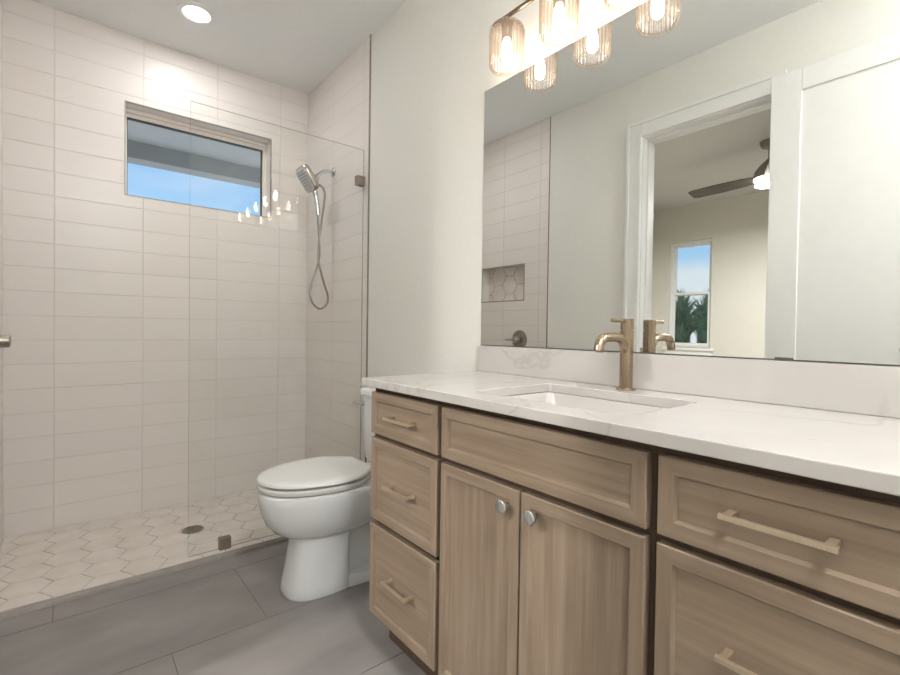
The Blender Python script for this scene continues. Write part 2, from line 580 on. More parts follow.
o = slab_wall('wall_left', 'x', -0.16, 0.0, -W - 0.3, 0.16, -0.02, H, M_TILE_L, holes=[(WY0, WY1, WZ0, WZ1)])
tag(o, 'glazed cream tile wall of the shower with a high window', 'wall')
o = slab_wall('wall_back', 'y', 0.012, 0.16, 0.0, XR, -0.02, H, M_PAINT)
tag(o, 'painted off-white wall behind toilet, counter and mirror', 'wall')
# painted wall is flush with the tile face to the right of the metal strip
o = slab_wall('wall_back_paint', 'y', 0.0, 0.012, XT + 0.004, XR, -0.02, H, M_PAINT)
tag(o, 'off-white plaster face above and beside the counter', 'wall')
o = slab_wall('wall_back_tile', 'y', -0.002, 0.012, 0.0, XT - 0.004, -0.02, H, M_TILE_B)
tag(o, 'tiled shower wall that carries the shower head', 'wall')
NX0, NX1, NZ0, NZ1 = 0.155, 0.637, 1.302, 1.580       # niche
XO = 0.875
o = slab_wall('wall_front_tile', 'y', -W - 0.10, -W, 0.0, XO, -0.02, H, M_TILE_F, holes=[(NX0, NX1, NZ0, NZ1)])
tag(o, 'tiled shower wall with niche, seen in the mirror', 'wall')
o = slab_wall('wall_front', 'y', -W - 0.12, -W, XO + 0.006, XR, -0.02, H, M_PAINT, holes=[(DX0, DX1, -0.02, DZ)])
tag(o, 'off-white wall with the doorway, seen in the mirror', 'wall')
o = slab_wall('wall_right', 'x', XR, XR + 0.1, -W - 0.12, 0.16, -0.02, H, M_PAINT)
tag(o, 'plain off-white wall at the end of the room', 'wall')
# metal edge strips of the tiling
o = put('trim_1', mbox(XT - 0.004, XT + 0.004, -0.006, 0.012, 0.0, H), M_DARKN, smooth=False)
tag(o, 'thin metal strip ending the tile beside the toilet', 'trim', kind='structure')
o = put('trim_2', mbox(XO, XO + 0.006, -W - 0.02, -W + 0.004, 0.0, H), M_DARKN, smooth=False)
tag(o, 'thin metal strip ending the niche wall tile', 'trim', kind='structure')

# ceilings
o = put('ceiling', mbox(-0.16, XR, -W - 0.06, 0.16, H, H + 0.12), M_CEIL, smooth=False)
tag(o, 'flat white bathroom ceiling', 'ceiling', kind='structure')
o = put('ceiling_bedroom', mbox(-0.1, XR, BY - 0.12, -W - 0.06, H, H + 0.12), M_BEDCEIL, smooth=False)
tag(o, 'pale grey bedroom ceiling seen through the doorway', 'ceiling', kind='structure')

# grey floor tiles (rows of 0.455, joints a third apart)
bm = bmesh.new()
box(bm, XT, XR, -W - 0.06, 0.0, -0.05, -0.0035, mi=1)
rows = [(XT, 0.99, -1.32), (0.99, 1.43, -0.715), (1.43, 1.885, -1.018), (1.885, 2.34, -1.32), (2.34, 2.795, -0.715), (2.795, 3.25, -1.018), (3.25, 3.705, -1.32), (3.705, XR, -0.715)]
g = 0.0016
for x0, x1, j in rows:
    js = [j + k * 0.91 for k in range(-2, 3)]
    for a, b in zip(js, js[1:]):
        a2, b2 = max(a + g, -W - 0.06), min(b - g, 0.0)
        if b2 - a2 > 0.01:
            box(bm, x0 + g, x1 - g, a2, b2, -0.01, -0.002)
o = put('floor', bm, [M_FLOOR, M_FGROUT], smooth=False)
tag(o, 'large matt grey floor tiles', 'floor', kind='structure')
o = put('floor_bedroom', mbox(-0.1, XR, BY - 0.12, -W - 0.06, -0.05, -0.002), M_CARPET, smooth=False)
tag(o, 'bedroom floor beyond the doorway', 'floor', kind='structure')


# hexagon floor of the shower: single tiles in one surface, gently falling toward the window wall
def shz(x):
    return -0.002 + 0.020 * x / 0.845


def clip(poly, f):
    out = []
    for i in range(len(poly)):
        a, b = poly[i], poly[(i + 1) % len(poly)]
        fa, fb = f(a), f(b)
        if fa >= 0:
            out.append(a)
        if (fa >= 0) != (fb >= 0):
            t = fa / (fa - fb)
            out.append((a[0] + (b[0] - a[0]) * t, a[1] + (b[1] - a[1]) * t))
    return out


bm = bmesh.new()
SX = 0.843
v = [bm.verts.new((x, y, z)) for x, y, z in ((0, -W, shz(0) - 0.002), (SX, -W, shz(SX) - 0.002), (SX, 0, shz(SX) - 0.002), (0, 0, shz(0) - 0.002))]
vb = [bm.verts.new((p.co.x, p.co.y, -0.05)) for p in v]
bm.faces.new(v).material_index = 1
bm.faces.new(vb[::-1]).material_index = 1
for i in range(4):
    bm.faces.new((v[i], vb[i], vb[(i + 1) % 4], v[(i + 1) % 4])).material_index = 1
hs = 0.0866
gap = 0.0022


def hex_at(cx, cy, s):
    return [(cx + s * sin(pi / 3 * k), cy + s * cos(pi / 3 * k)) for k in range(6)]


DRAIN = (0.472, -0.782)
for jr in range(-6, 12):
    for ir in range(-2, 8):
        cx = 0.154 + 0.150 * ir + (0.075 if jr % 2 else 0.0)
        cy = -1.0194 + 0.130 * jr
        p = hex_at(cx, cy, hs - gap / cos(pi / 6))
        for f in (lambda q: q[0] - 0.002, lambda q: SX - 0.001 - q[0], lambda q: q[1] + W - 0.002, lambda q: -0.004 - q[1]):
            p = clip(p, f)
            if len(p) < 3:
                break
        if len(p) < 3:
            continue
        dz = random.uniform(-0.0002, 0.0002)
        c = (sum(q[0] for q in p) / len(p), sum(q[1] for q in p) / len(p))
        inner = [(q[0] + (c[0] - q[0]) * 0.02, q[1] + (c[1] - q[1]) * 0.02) for q in p]
        lo = [bm.verts.new((q[0], q[1], shz(q[0]) - 0.002)) for q in p]
        hi = [bm.verts.new((q[0], q[1], shz(q[0]) - 0.0007 + dz)) for q in p]
        tp = [bm.verts.new((q[0], q[1], shz(q[0]) + dz)) for q in inner]
        n = len(p)
        for i in range(n):
            bm.faces.new((lo[i], lo[(i + 1) % n], hi[(i + 1) % n], hi[i]))
            bm.faces.new((hi[i], hi[(i + 1) % n], tp[(i + 1) % n], tp[i]))
        bm.faces.new(tp)
o = put('floor_shower', bm, [M_HEX, M_GROUT], smooth=False)
tag(o, 'pale hexagon tile floor of the shower', 'floor', kind='structure')
# low threshold profile between the two floors
bm = bmesh.new()
box(bm, 0.843, 0.852, -W, 0.0, -0.03, 0.0195)
box(bm, 0.852, 0.861, -W, 0.0, -0.03, 0.013)
o = put('trim_3', bm, M_CURB, smooth=False, bevel=0.0015)
tag(o, 'low grey metal edge between shower floor and room floor', 'trim', kind='structure')

# niche behind the valve wall
bm = bmesh.new()
yb = -W - 0.09
box(bm, NX0 - 0.01, NX1 + 0.01, yb - 0.008, yb, NZ0 - 0.01, NZ1 + 0.01, mi=1)
for jr in range(-3, 4):
    for ir in range(-3, 5):
        cx = 0.273 + 0.130 * ir
        cz = 1.365 + 0.150 * jr + (0.075 if ir % 2 else 0.0)
        p = [(cx + (hs - 0.003) * cos(pi / 3 * k), cz + (hs - 0.003) * sin(pi / 3 * k)) for k in range(6)]
        for f in (lambda q: q[0] - NX0 + 0.001, lambda q: NX1 - 0.001 - q[0], lambda q: q[1] - NZ0, lambda q: NZ1 - q[1]):
            p = clip(p, f)
            if len(p) < 3:
                break
        if len(p) < 3:
            continue
        a = [bm.verts.new((q[0], yb, q[1])) for q in p]
        b = [bm.verts.new((q[0], yb + 0.003, q[1])) for q in p]
        for i in range(len(p)):
            bm.faces.new((a[i], a[(i + 1) % len(p)], b[(i + 1) % len(p)], b[i]))
        bm.faces.new(b)
o = put('wall_niche', bm, [M_HEX, M_GROUT], smooth=False)
tag(o, 'hexagon tiled back of the shower niche, seen in the mirror', 'niche', kind='structure')
bm = bmesh.new()
t = 0.008
box(bm, NX0 - t, NX1 + t, -W - 0.004, -W + 0.0006, NZ0 - t, NZ0)
box(bm, NX0 - t, NX1 + t, -W - 0.004, -W + 0.0006, NZ1, NZ1 + t)
box(bm, NX0 - t, NX0, -W - 0.004, -W + 0.0006, NZ0, NZ1)
box(bm, NX1, NX1 + t, -W - 0.004, -W + 0.0006, NZ0, NZ1)
o = put('trim_4', bm, M_DARKN, smooth=False)
tag(o, 'thin metal edging round the shower niche', 'trim', kind='structure')

# baseboards
for nm, a in (('baseboard_back', (XT + 0.01, 1.78, -0.012, 0.0)), ('baseboard_front', (XO + 0.02, DX0 - 0.11, -W, -W + 0.012)), ('baseboard_right', (XR - 0.012, XR, -W, 0.0))):
    o = put(nm, mbox(a[0], a[1], a[2], a[3], -0.002, 0.10), M_TRIM, smooth=False, bevel=0.003)
    tag(o, {'baseboard_back': 'white baseboard behind the toilet', 'baseboard_front': 'white baseboard along the doorway wall', 'baseboard_right': 'white baseboard at the far end of the room'}[nm], 'baseboard', kind='structure')

# ---- shower window
win = thing('window_1', 'high shower window with tan frame looking out at the eave', 'window', (-0.07, (WY0 + WY1) / 2, WZ0))
win['kind'] = 'structure'
def ring_x(x0, x1, y0, y1, z0, z1, l, r_, b_, t_):
    bm = bmesh.new()
    box(bm, x0, x1, y0, y1, z1 - t_, z1)
    box(bm, x0, x1, y0, y1, z0, z0 + b_)
    box(bm, x0, x1, y0, y0 + l, z0 + b_, z1 - t_)
    box(bm, x0, x1, y1 - r_, y1, z0 + b_, z1 - t_)
    return bm


put('window_frame', ring_x(-0.150, -0.085, WY0, WY1, WZ0, WZ1, 0.008, 0.012, 0.008, 0.022), M_WFRAME, win, smooth=False, bevel=0.002)
put('window_sash', ring_x(-0.140, -0.100, WY0 + 0.008, WY1 - 0.012, WZ0 + 0.008, WZ1 - 0.022, 0.006, 0.010, 0.006, 0.022), M_WFRAME, win, smooth=False, bevel=0.002)
put('gasket', ring_x(-0.130, -0.104, WY0 + 0.014, WY1 - 0.022, WZ0 + 0.014, WZ1 - 0.044, 0.003, 0.005, 0.003, 0.006), M_GASKET, win, smooth=False)
put('window_pane', mbox(-0.122, -0.118, WY0 + 0.014, WY1 - 0.022, WZ0 + 0.014, WZ1 - 0.044), M_PANE, win, smooth=False)
bm = bmesh.new()
e_ = 0.005
for (a, b, c, d) in ((WY0 - e_, WY1 + e_, WZ1, WZ1 + e_), (WY0 - e_, WY1 + e_, WZ0 - e_, WZ0), (WY0 - e_, WY0, WZ0, WZ1), (WY1, WY1 + e_, WZ0, WZ1)):
    box(bm, -0.01, 0.002, a, b, c, d)
put('edge_strip', bm, M_CURB, win, smooth=False)

# outside of the shower window: soffit and porch beam
o = put('roof_soffit', mbox(-0.92, -0.16, -5.5, 3.5, 2.372, 2.40), M_SOFFIT, smooth=False)
tag(o, 'pale grey eave ceiling outside the shower window', 'soffit', kind='structure')
o = put('porch_beam', mbox(-1.05, -0.90, -5.5, 3.5, 2.249, 2.42), M_BEAM, smooth=False, bevel=0.005)
tag(o, 'grey eave beam outside the shower window', 'beam', kind='structure')

# ---- bedroom shell
BWX0, BWX1, BWZ0, BWZ1 = 0.215, 0.735, 0.875, 2.215
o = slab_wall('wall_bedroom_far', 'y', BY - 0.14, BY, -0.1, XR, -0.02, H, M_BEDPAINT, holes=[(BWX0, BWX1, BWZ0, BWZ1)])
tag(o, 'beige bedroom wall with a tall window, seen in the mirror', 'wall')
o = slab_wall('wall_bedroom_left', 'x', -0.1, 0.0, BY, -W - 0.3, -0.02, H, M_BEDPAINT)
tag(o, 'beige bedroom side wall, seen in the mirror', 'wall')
o = slab_wall('wall_bedroom_right', 'x', XR, XR + 0.1, BY - 0.14, -W - 0.12, -0.02, H, M_BEDPAINT, holes=[(-4.2, -2.6, 0.9, 2.2)])  # unseen opening added so that sky light brightens the bedroom
tag(o, 'beige bedroom wall out of view, with an added daylight opening', 'wall')
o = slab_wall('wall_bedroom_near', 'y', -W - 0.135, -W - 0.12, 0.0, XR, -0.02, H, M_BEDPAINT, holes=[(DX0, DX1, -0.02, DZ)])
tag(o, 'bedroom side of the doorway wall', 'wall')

win2 = thing('window_2', 'white double-hung bedroom window, seen in the mirror', 'window', ((BWX0 + BWX1) / 2, BY - 0.06, BWZ0))
win2['kind'] = 'structure'
bm = bmesh.new()
f = 0.03
for (a, b, c, d) in ((BWX0, BWX1, BWZ1 - f, BWZ1), (BWX0, BWX1, BWZ0, BWZ0 + f), (BWX0, BWX0 + f, BWZ0 + f, BWZ1 - f), (BWX1 - f, BWX1, BWZ0 + f, BWZ1 - f)):
    box(bm, a, b, BY - 0.11, BY - 0.04, c, d)
put('window_frame', bm, M_TRIM, win2, smooth=False, bevel=0.003)
zm = 1.555
for nm, z0, z1, yo in (('upper_sash', zm - 0.02, BWZ1 - f, -0.095), ('lower_sash', BWZ0 + f, zm + 0.02, -0.07)):
    bm = bmesh.new()
    s = 0.028
    x0, x1 = BWX0 + f, BWX1 - f
    for (a, b, c, d) in ((x0, x1, z1 - s, z1), (x0, x1, z0, z0 + s), (x0, x0 + s, z0 + s, z1 - s), (x1 - s, x1, z0 + s, z1 - s)):
        box(bm, a, b, BY + yo - 0.012, BY + yo + 0.012, c, d)
    sash = put(nm, bm, M_TRIM, win2, smooth=False, bevel=0.002)
    put('window_pane', mbox(x0 + s, x1 - s, BY + yo - 0.002, BY + yo + 0.002, z0 + s, z1 - s), M_PANE, sash, smooth=False)
put('window_sill', mbox(BWX0 - 0.05, BWX1 + 0.05, BY - 0.05, BY + 0.035, BWZ0 - 0.035, BWZ0), M_TRIM, win2, smooth=False, bevel=0.004)
put('window_apron', mbox(BWX0 - 0.03, BWX1 + 0.03, BY, BY + 0.014, BWZ0 - 0.11, BWZ0 - 0.035), M_TRIM, win2, smooth=False, bevel=0.003)

# ---- door: casing, jamb, leaf folded open flat beside the doorway
door = thing('door_1', 'white panelled door folded open beside its white casing, seen in the mirror', 'door', (DX0, -W, 0.0))
door['kind'] = 'structure'
CW, CR, CT = 0.086, 0.046, 0.018
bm = bmesh.new()
for sgn, y0, y1 in ((1, -W, -W + CT), ):
    box(bm, DX0 - CW, DX0 + 0.011, y0, y1, -0.002, DZ + CW)
    box(bm, DX1 + 0.006, DX1 + CR, y0, y1, -0.002, DZ + CW)
    box(bm, DX0 + 0.011, DX1 + 0.006, y0, y1, DZ - 0.010, DZ + CW)
    # raised outer and inner beads
    box(bm, DX0 - CW, DX0 - CW + 0.02, y1, y1 + 0.006, -0.002, DZ + CW)
    box(bm, DX0 - CW + 0.02, DX1 + CR, y1, y1 + 0.006, DZ + CW - 0.02, DZ + CW)
    box(bm, DX0 - 0.012, DX0 + 0.008, y1, y1 + 0.003, -0.002, DZ + 0.012)
put('door_casing', bm, M_TRIM, door, smooth=False, bevel=0.002)
bm = bmesh.new()
JY0, JY1 = -W - 0.135, -W + 0.004
box(bm, DX0 - 0.001, DX0 + 0.018, JY0, JY1, -0.002, DZ)
box(bm, DX1 - 0.018, DX1 + 0.001, JY0, JY1, -0.002, DZ)
box(bm, DX0 + 0.018, DX1 - 0.018, JY0, JY1, DZ - 0.018, DZ + 0.001)
# stops
box(bm, DX0 + 0.018, DX0 + 0.030, JY0 + 0.02, -W - 0.045, -0.002, DZ - 0.018)
box(bm, DX1 - 0.030, DX1 - 0.018, JY0 + 0.02, -W - 0.045, -0.002, DZ - 0.018)
box(bm, DX0 + 0.030, DX1 - 0.030, JY0 + 0.02, -W - 0.045, DZ - 0.030, DZ - 0.018)
put('door_jamb', bm, M_TRIM, door, smooth=False, bevel=0.0015)
put('strike_plate', mbox(DX0 + 0.0175, DX0 + 0.0195, -W - 0.035, -W - 0.008, 0.90, 0.96), M_DARKN, door, smooth=False)
LX0, LX1, LY, LT, LZ = 2.336, 2.996, -1.402, 0.035, 2.312
bm = bmesh.new()
st = 0.125
fr_y0, fr_y1 = LY - LT, LY
box(bm, LX0, LX0 + st, fr_y0, fr_y1, 0.008, LZ)
box(bm, LX1 - st, LX1, fr_y0, fr_y1, 0.008, LZ)
box(bm, LX0 + st, LX1 - st, fr_y0, fr_y1, LZ - 0.105, LZ)
box(bm, LX0 + st, LX1 - st, fr_y0, fr_y1, 0.008, 0.21)
box(bm, LX0 + st, LX1 - st, fr_y0, fr_y1, 0.62, 0.745)
leaf = put('door_leaf', bm, M_TRIM, door, smooth=False, bevel=0.003)
bm = bmesh.new()
box(bm, LX0 + st, LX1 - st, fr_y0 + 0.008, fr_y1 - 0.008, 0.745, LZ - 0.105)
box(bm, LX0 + st, LX1 - st, fr_y0 + 0.008, fr_y1 - 0.008, 0.21, 0.62)
put('door_panel', bm, M_TRIM, leaf, smooth=False)
for zc in (0.25, 1.15, 2.12):
    bm = bmesh.new()
    hx = LX0 + 0.016
    cyl(bm, (hx, -1.447, zc - 0.05), (hx, -1.447, zc + 0.05), 0.007, n=16)
    box(bm, hx, hx + 0.04, -1.444, -1.4375, zc - 0.045, zc + 0.045)
    box(bm, hx - 0.003, hx + 0.003, -W + 0.018, -1.447, zc - 0.045, zc + 0.045)
    put('door_hinge', bm, M_NICKEL, door, smooth=True)
bm = bmesh.new()
cyl(bm, (LX1 - 0.06, LY, 1.0), (LX1 - 0.06, LY + 0.012, 1.0), 0.028)
cyl(bm, (LX1 - 0.06, LY + 0.012, 1.0), (LX1 - 0.06, LY + 0.045, 1.0), 0.010)
cyl(bm, (LX1 - 0.065, LY + 0.045, 1.0), (LX1 - 0.17, LY + 0.045, 1.0), 0.009)
put('door_lever', bm, M_NICKEL, door)

# ---- ground outside
o = put('ground', mbox(-30, 40, -40, BY - 0.3, -0.35, -0.30), M_LAWN, smooth=False)
tag(o, 'green ground outside the bedroom window', 'ground', kind='structure')

# ------------------------------------------------------------------ shower
gp = thing('shower_glass_panel', 'frameless clear glass shower screen between toilet and shower', 'glass panel', (0.805, -0.43, 0.018))
GX0, GX1, GY0, GZ0, GZ1 = 0.800, 0.808, -0.862, 0.0215, 2.046
bm = bmesh.new()
box(bm, GX0, GX1, GY0, -0.006, GZ0, GZ1)
for fc in bm.faces:
    fc.normal_update()
    if abs(fc.normal.x) < 0.5:
        fc.material_index = 1
put('glass_pane', bm, [M_GLASS, M_GEDGE], gp, smooth=False)
bm = bmesh.new()
box(bm, GX0 - 0.012, GX0, -0.735, -0.685, 0.0175, 0.072)
box(bm, GX1, GX1 + 0.012, -0.735, -0.685, 0.0175, 0.072)
box(bm, GX0, GX1, -0.735, -0.685, 0.0175, 0.0212)
put('floor_clamp', bm, M_DARKN, gp, smooth=False, bevel=0.0015)
bm = bmesh.new()
box(bm, GX0 - 0.012, GX0, -0.052, -0.0022, 1.845, 1.897)
box(bm, GX1, GX1 + 0.012, -0.052, -0.0022, 1.845, 1.897)
box(bm, GX0, GX1, -0.0057, -0.0022, 1.845, 1.897)
put('wall_clamp', bm, M_DARKN, gp, smooth=False, bevel=0.0015)

dr = thing('floor_drain', 'round metal drain grate in the hexagon shower floor', 'drain', (DRAIN[0], DRAIN[1], shz(DRAIN[0])))
zd = shz(DRAIN[0])
bm = bmesh.new()
R0 = 0.052
lathe(bm, [(R0, 0.0), (R0, 0.0035), (R0 - 0.006, 0.0045), (R0 - 0.006, 0.001)], (DRAIN[0], DRAIN[1], zd), n=40)
put('drain_rim', bm, M_NICKEL, dr)
bm = bmesh.new()
lathe(bm, [(R0 - 0.006, 0.0008), (R0 - 0.006, 0.0018)], (DRAIN[0], DRAIN[1], zd), n=40)
put('drain_well', bm, M_BLACK, dr)
bm = bmesh.new()
for k in range(-4, 5):
    d = k * 0.0105
    hl = math.sqrt(max(0.0, 0.046 ** 2 - d * d))
    box(bm, DRAIN[0] + d - 0.0022, DRAIN[0] + d + 0.0022, DRAIN[1] - hl, DRAIN[1] + hl, zd + 0.0018, zd + 0.0042)
    box(bm, DRAIN[0] - hl, DRAIN[0] + hl, DRAIN[1] + d - 0.0016, DRAIN[1] + d + 0.0016, zd + 0.0018, zd + 0.0040)
put('drain_grate', bm, M_NICKEL, dr, smooth=False)

# recessed light over the shower


def downlight(x, y, label, k=1.0):
    L_ = thing('recessed_light', label, 'ceiling light', (x, y, H))
    bm = bmesh.new()
    lathe(bm, [(0.088, 0.0), (0.088, -0.004), (0.066, -0.007), (0.060, -0.002), (0.060, 0.0)], (x, y, H), n=48)
    put('trim_ring', bm, M_TRIM, L_)
    bm = bmesh.new()
    lathe(bm, [(0.060, -0.0015), (0.060, -0.004), (0.045, -0.006), (0.02, -0.007)], (x, y, H), n=40)
    put('lens', bm, M_CANLIT, L_)
    ld = bpy.data.lights.new('downlight_lamp', 'AREA')
    ld.shape = 'DISK'
    ld.size = 0.11
    ld.energy = P_CAN * k
    ld.color = (0.98, 0.99, 1.0)
    lo = bpy.data.objects.new('downlight_lamp', ld)
    lo.location = (x, y, H - 0.012)
    COL.objects.link(lo)
    lo.parent = L_
    lo.matrix_parent_inverse = Matrix.Translation(-Vector((x, y, H)))
    return L_


downlight(0.432, -0.77, 'lit round recessed light in the ceiling above the shower', 0.5)
# glowing dome added out of view to brighten ceiling and walls evenly
DLX, DLY = 3.70, -0.98
dm = thing('added_fill_dome', 'added fill light dome, out of view on the ceiling past the end of the counter', 'ceiling light', (DLX, DLY, H))
bm = bmesh.new()
lathe(bm, [(0.185, 0.0), (0.185, -0.018), (0.170, -0.026), (0.160, -0.022)], (DLX, DLY, H), n=48)
put('rim', bm, M_NICKEL, dm)
bm = bmesh.new()
lathe(bm, [(0.160, -0.020), (0.158, -0.050), (0.140, -0.085), (0.105, -0.110), (0.055, -0.124), (0.008, -0.128)], (DLX, DLY, H), n=32)
put('dome', bm, M_FILL_DOME, dm)

# shower head with hand shower and looped hose, on plane x = 0.415
sx = 0.415
sh = thing('hand_shower_set', 'chrome square shower head with hand shower and looped hose', 'shower head', (sx, 0.0, 2.025))
bm = bmesh.new()
lathe(bm, [(0.030, -0.002), (0.030, -0.008), (0.022, -0.014), (0.013, -0.016)], (sx, 0, 2.022), axis='y', n=32)
put('wall_flange', bm, M_CHROME, sh)
bm = bmesh.new()
tube(bm, spline([(sx, -0.012, 2.022), (sx, -0.045, 2.020), (sx, -0.085, 2.000), (sx, -0.118, 1.966)], 8), 0.0105, n=16)
put('shower_arm', bm, M_CHROME, sh)
bm = bmesh.new()
cyl(bm, (sx, -0.112, 1.972), (sx, -0.128, 1.952), 0.019, n=24)
cyl(bm, (sx, -0.112, 1.955), (sx, -0.120, 1.915), 0.015, n=24)
put('diverter', bm, M_CHROME, sh)
# square head plate, tilted: from top (-0.20,2.010) to bottom (-0.128,1.890); faces down and out
d_ = Vector((0, 0.075, -0.118)).normalized()
nrm = Vector((0, -d_.z, d_.y)) * -1   # outward
if nrm.y > 0:
    nrm = -nrm
mid = Vector((sx, -0.165, 1.950))
bm = bmesh.new()
hu, hw = 0.077, 0.072
xv = Vector((1, 0, 0))


def plate(bm, c, hu, hw, t0, t1, n=28, p=5.0):
    rings = []
    for t, k in ((t0, 0.94), (t0 + (t1 - t0) * 0.2, 1.0), (t0 + (t1 - t0) * 0.8, 1.0), (t1, 0.96)):
        ring = []
        for i in range(n):
            a = 2 * pi * i / n
            cx_, sy_ = cos(a), sin(a)
            ring.append(c + xv * (hw * k * math.copysign(abs(cx_) ** (2 / p), cx_)) + d_ * (hu * k * math.copysign(abs(sy_) ** (2 / p), sy_)) + nrm * t)
        rings.append(ring)
    return loft(bm, rings)


plate(bm, mid, hu, hw, -0.010, 0.020)
put('head_body', bm, M_NICKEL, sh, ang=40)
bm = bmesh.new()
plate(bm, mid, hu - 0.008, hw - 0.008, 0.0201, 0.027)
face = put('spray_face', bm, M_SPRAY, sh, ang=40)
bm = bmesh.new()
for i in range(-3, 4):
    for j in range(-3, 4):
        c = mid + d_ * (i * 0.016) + xv * (j * 0.0145)
        cyl(bm, c + nrm * 0.0271, c + nrm * 0.031, 0.0034, 0.0024, n=8)
nz = put('nozzles', bm, M_CHROME, face)
tag(nz, kind='stuff')
bm = bmesh.new()
tube(bm, spline([(sx, -0.140, 1.905), (sx, -0.128, 1.888), (sx, -0.119, 1.86), (sx, -0.108, 1.80), (sx, -0.100, 1.742)], 6),
     [0.020] * 6 + [0.017] * 6 + [0.0155] * 6 + [0.014] * 7, n=20)
put('hand_shower_handle', bm, M_CHROME, sh)
bm = bmesh.new()
hose = spline([(sx + 0.004, -0.116, 1.925), (sx + 0.006, -0.088, 1.920), (sx + 0.008, -0.068, 1.895), (sx + 0.008, -0.063, 1.86), (sx + 0.008, -0.070, 1.79),
               (sx + 0.010, -0.083, 1.70), (sx + 0.010, -0.096, 1.60), (sx + 0.009, -0.100, 1.50), (sx + 0.008, -0.094, 1.44), (sx + 0.007, -0.062, 1.33),
               (sx + 0.006, -0.036, 1.255), (sx + 0.004, -0.040, 1.205), (sx, -0.082, 1.172), (sx - 0.004, -0.128, 1.205), (sx - 0.006, -0.143, 1.262),
               (sx - 0.008, -0.130, 1.335), (sx - 0.008, -0.100, 1.43), (sx - 0.008, -0.087, 1.50), (sx - 0.006, -0.090, 1.60), (sx - 0.003, -0.098, 1.69), (sx, -0.100, 1.745)], 10)
tube(bm, hose, 0.0065, n=12)
put('hose', bm, M_HOSE, sh)

# valve on the niche wall
vx, vz = 0.605, 0.985
va = thing('shower_valve', 'round shower valve with lever handle on the niche wall', 'shower valve', (vx, -W, vz))
bm = bmesh.new()
lathe(bm, [(0.075, 0.0), (0.075, 0.006), (0.068, 0.010), (0.040, 0.012)], (vx, -W + 0.0005, vz), axis='y', n=48)
put('escutcheon', bm, M_DARKN, va)
bm = bmesh.new()
lathe(bm, [(0.026, 0.010), (0.026, 0.062), (0.022, 0.068), (0.005, 0.070)], (vx, -W, vz), axis='y', n=32)
put('valve_hub', bm, M_NICKEL, va)
bm = bmesh.new()
tube(bm, [(vx - 0.01, -W + 0.048, vz), (vx - 0.06, -W + 0.052, vz - 0.002), (vx - 0.105, -W + 0.056, vz - 0.004)], [0.009, 0.007, 0.006], n=14)
put('lever', bm, M_NICKEL, va)

# ------------------------------------------------------------------ toilet
TX = 1.318
FL = -0.002
to = thing('toilet', 'white elongated toilet with closed lid beside the shower glass', 'toilet', (TX, -0.35, FL))
bm = bmesh.new()
#            z     half-w  front   mid    back   p
sections = [
    (0.225, 0.080, -0.560, -0.40, -0.270),
    (0.226, 0.098, -0.590, -0.40, -0.250),
    (0.236, 0.116, -0.622, -0.40, -0.230),
    (0.256, 0.138, -0.654, -0.40, -0.200),
    (0.290, 0.160, -0.684, -0.40, -0.170),
    (0.335, 0.176, -0.702, -0.40, -0.155),
    (0.385, 0.184, -0.712, -0.40, -0.150),
    (0.416, 0.186, -0.714, -0.40, -0.150),
    (0.424, 0.181, -0.709, -0.40, -0.150),
]
loft(bm, [disc_ring(TX, ym, z + FL, hw_, yf, yb_, n=56, p=2.6, pf=2.15) for z, hw_, yf, ym, yb_ in sections])
put('bowl', bm, M_PORC, to, ang=60)
bm = bmesh.new()
loft(bm, [disc_ring(TX, ym, z + FL, hw_, yf, yb_, n=56, p=5.0, pf=2.7) for z, hw_, yf, ym, yb_ in (
    (0.0, 0.112, -0.618, -0.46, -0.372), (0.010, 0.115, -0.621, -0.46, -0.370), (0.040, 0.113, -0.616, -0.46, -0.370),
    (0.120, 0.104, -0.600, -0.46, -0.370), (0.200, 0.101, -0.588, -0.46, -0.368), (0.240, 0.101, -0.588, -0.46, -0.360))])
put('pedestal', bm, M_PORC, to, ang=60)
bm = bmesh.new()
# rear trapway body and deck under the tank
tr = [(0.0, 0.070, -0.42, -0.06), (0.05, 0.062, -0.42, -0.07), (0.12, 0.056, -0.42, -0.08), (0.20, 0.062, -0.42, -0.07), (0.27, 0.095, -0.40, -0.05), (0.34, 0.125, -0.33, -0.035), (0.408, 0.135, -0.32, -0.03), (0.417, 0.132, -0.31, -0.032)]
loft(bm, [disc_ring(TX, (a + b) / 2, z + FL, w_, a, b, n=40, p=3.5) for z, w_, a, b in tr])
put('trapway', bm, M_PORC, to, ang=60)
bm = bmesh.new()
loft(bm, [disc_ring(TX, -0.25, z + FL, w_, a, b, n=40, p=4) for z, w_, a, b in ((0.0, 0.115, -0.44, -0.09), (0.030, 0.113, -0.44, -0.092), (0.042, 0.104, -0.43, -0.10))])
put('foot', bm, M_PORC, to, ang=50)
for s in (-1, 1):
    bm = bmesh.new()
    lathe(bm, [(0.016, 0.0), (0.016, 0.012), (0.012, 0.022), (0.004, 0.026)], (TX + s * 0.086, -0.255, 0.040), n=20)
    put('bolt_cap', bm, M_SEAT, to)


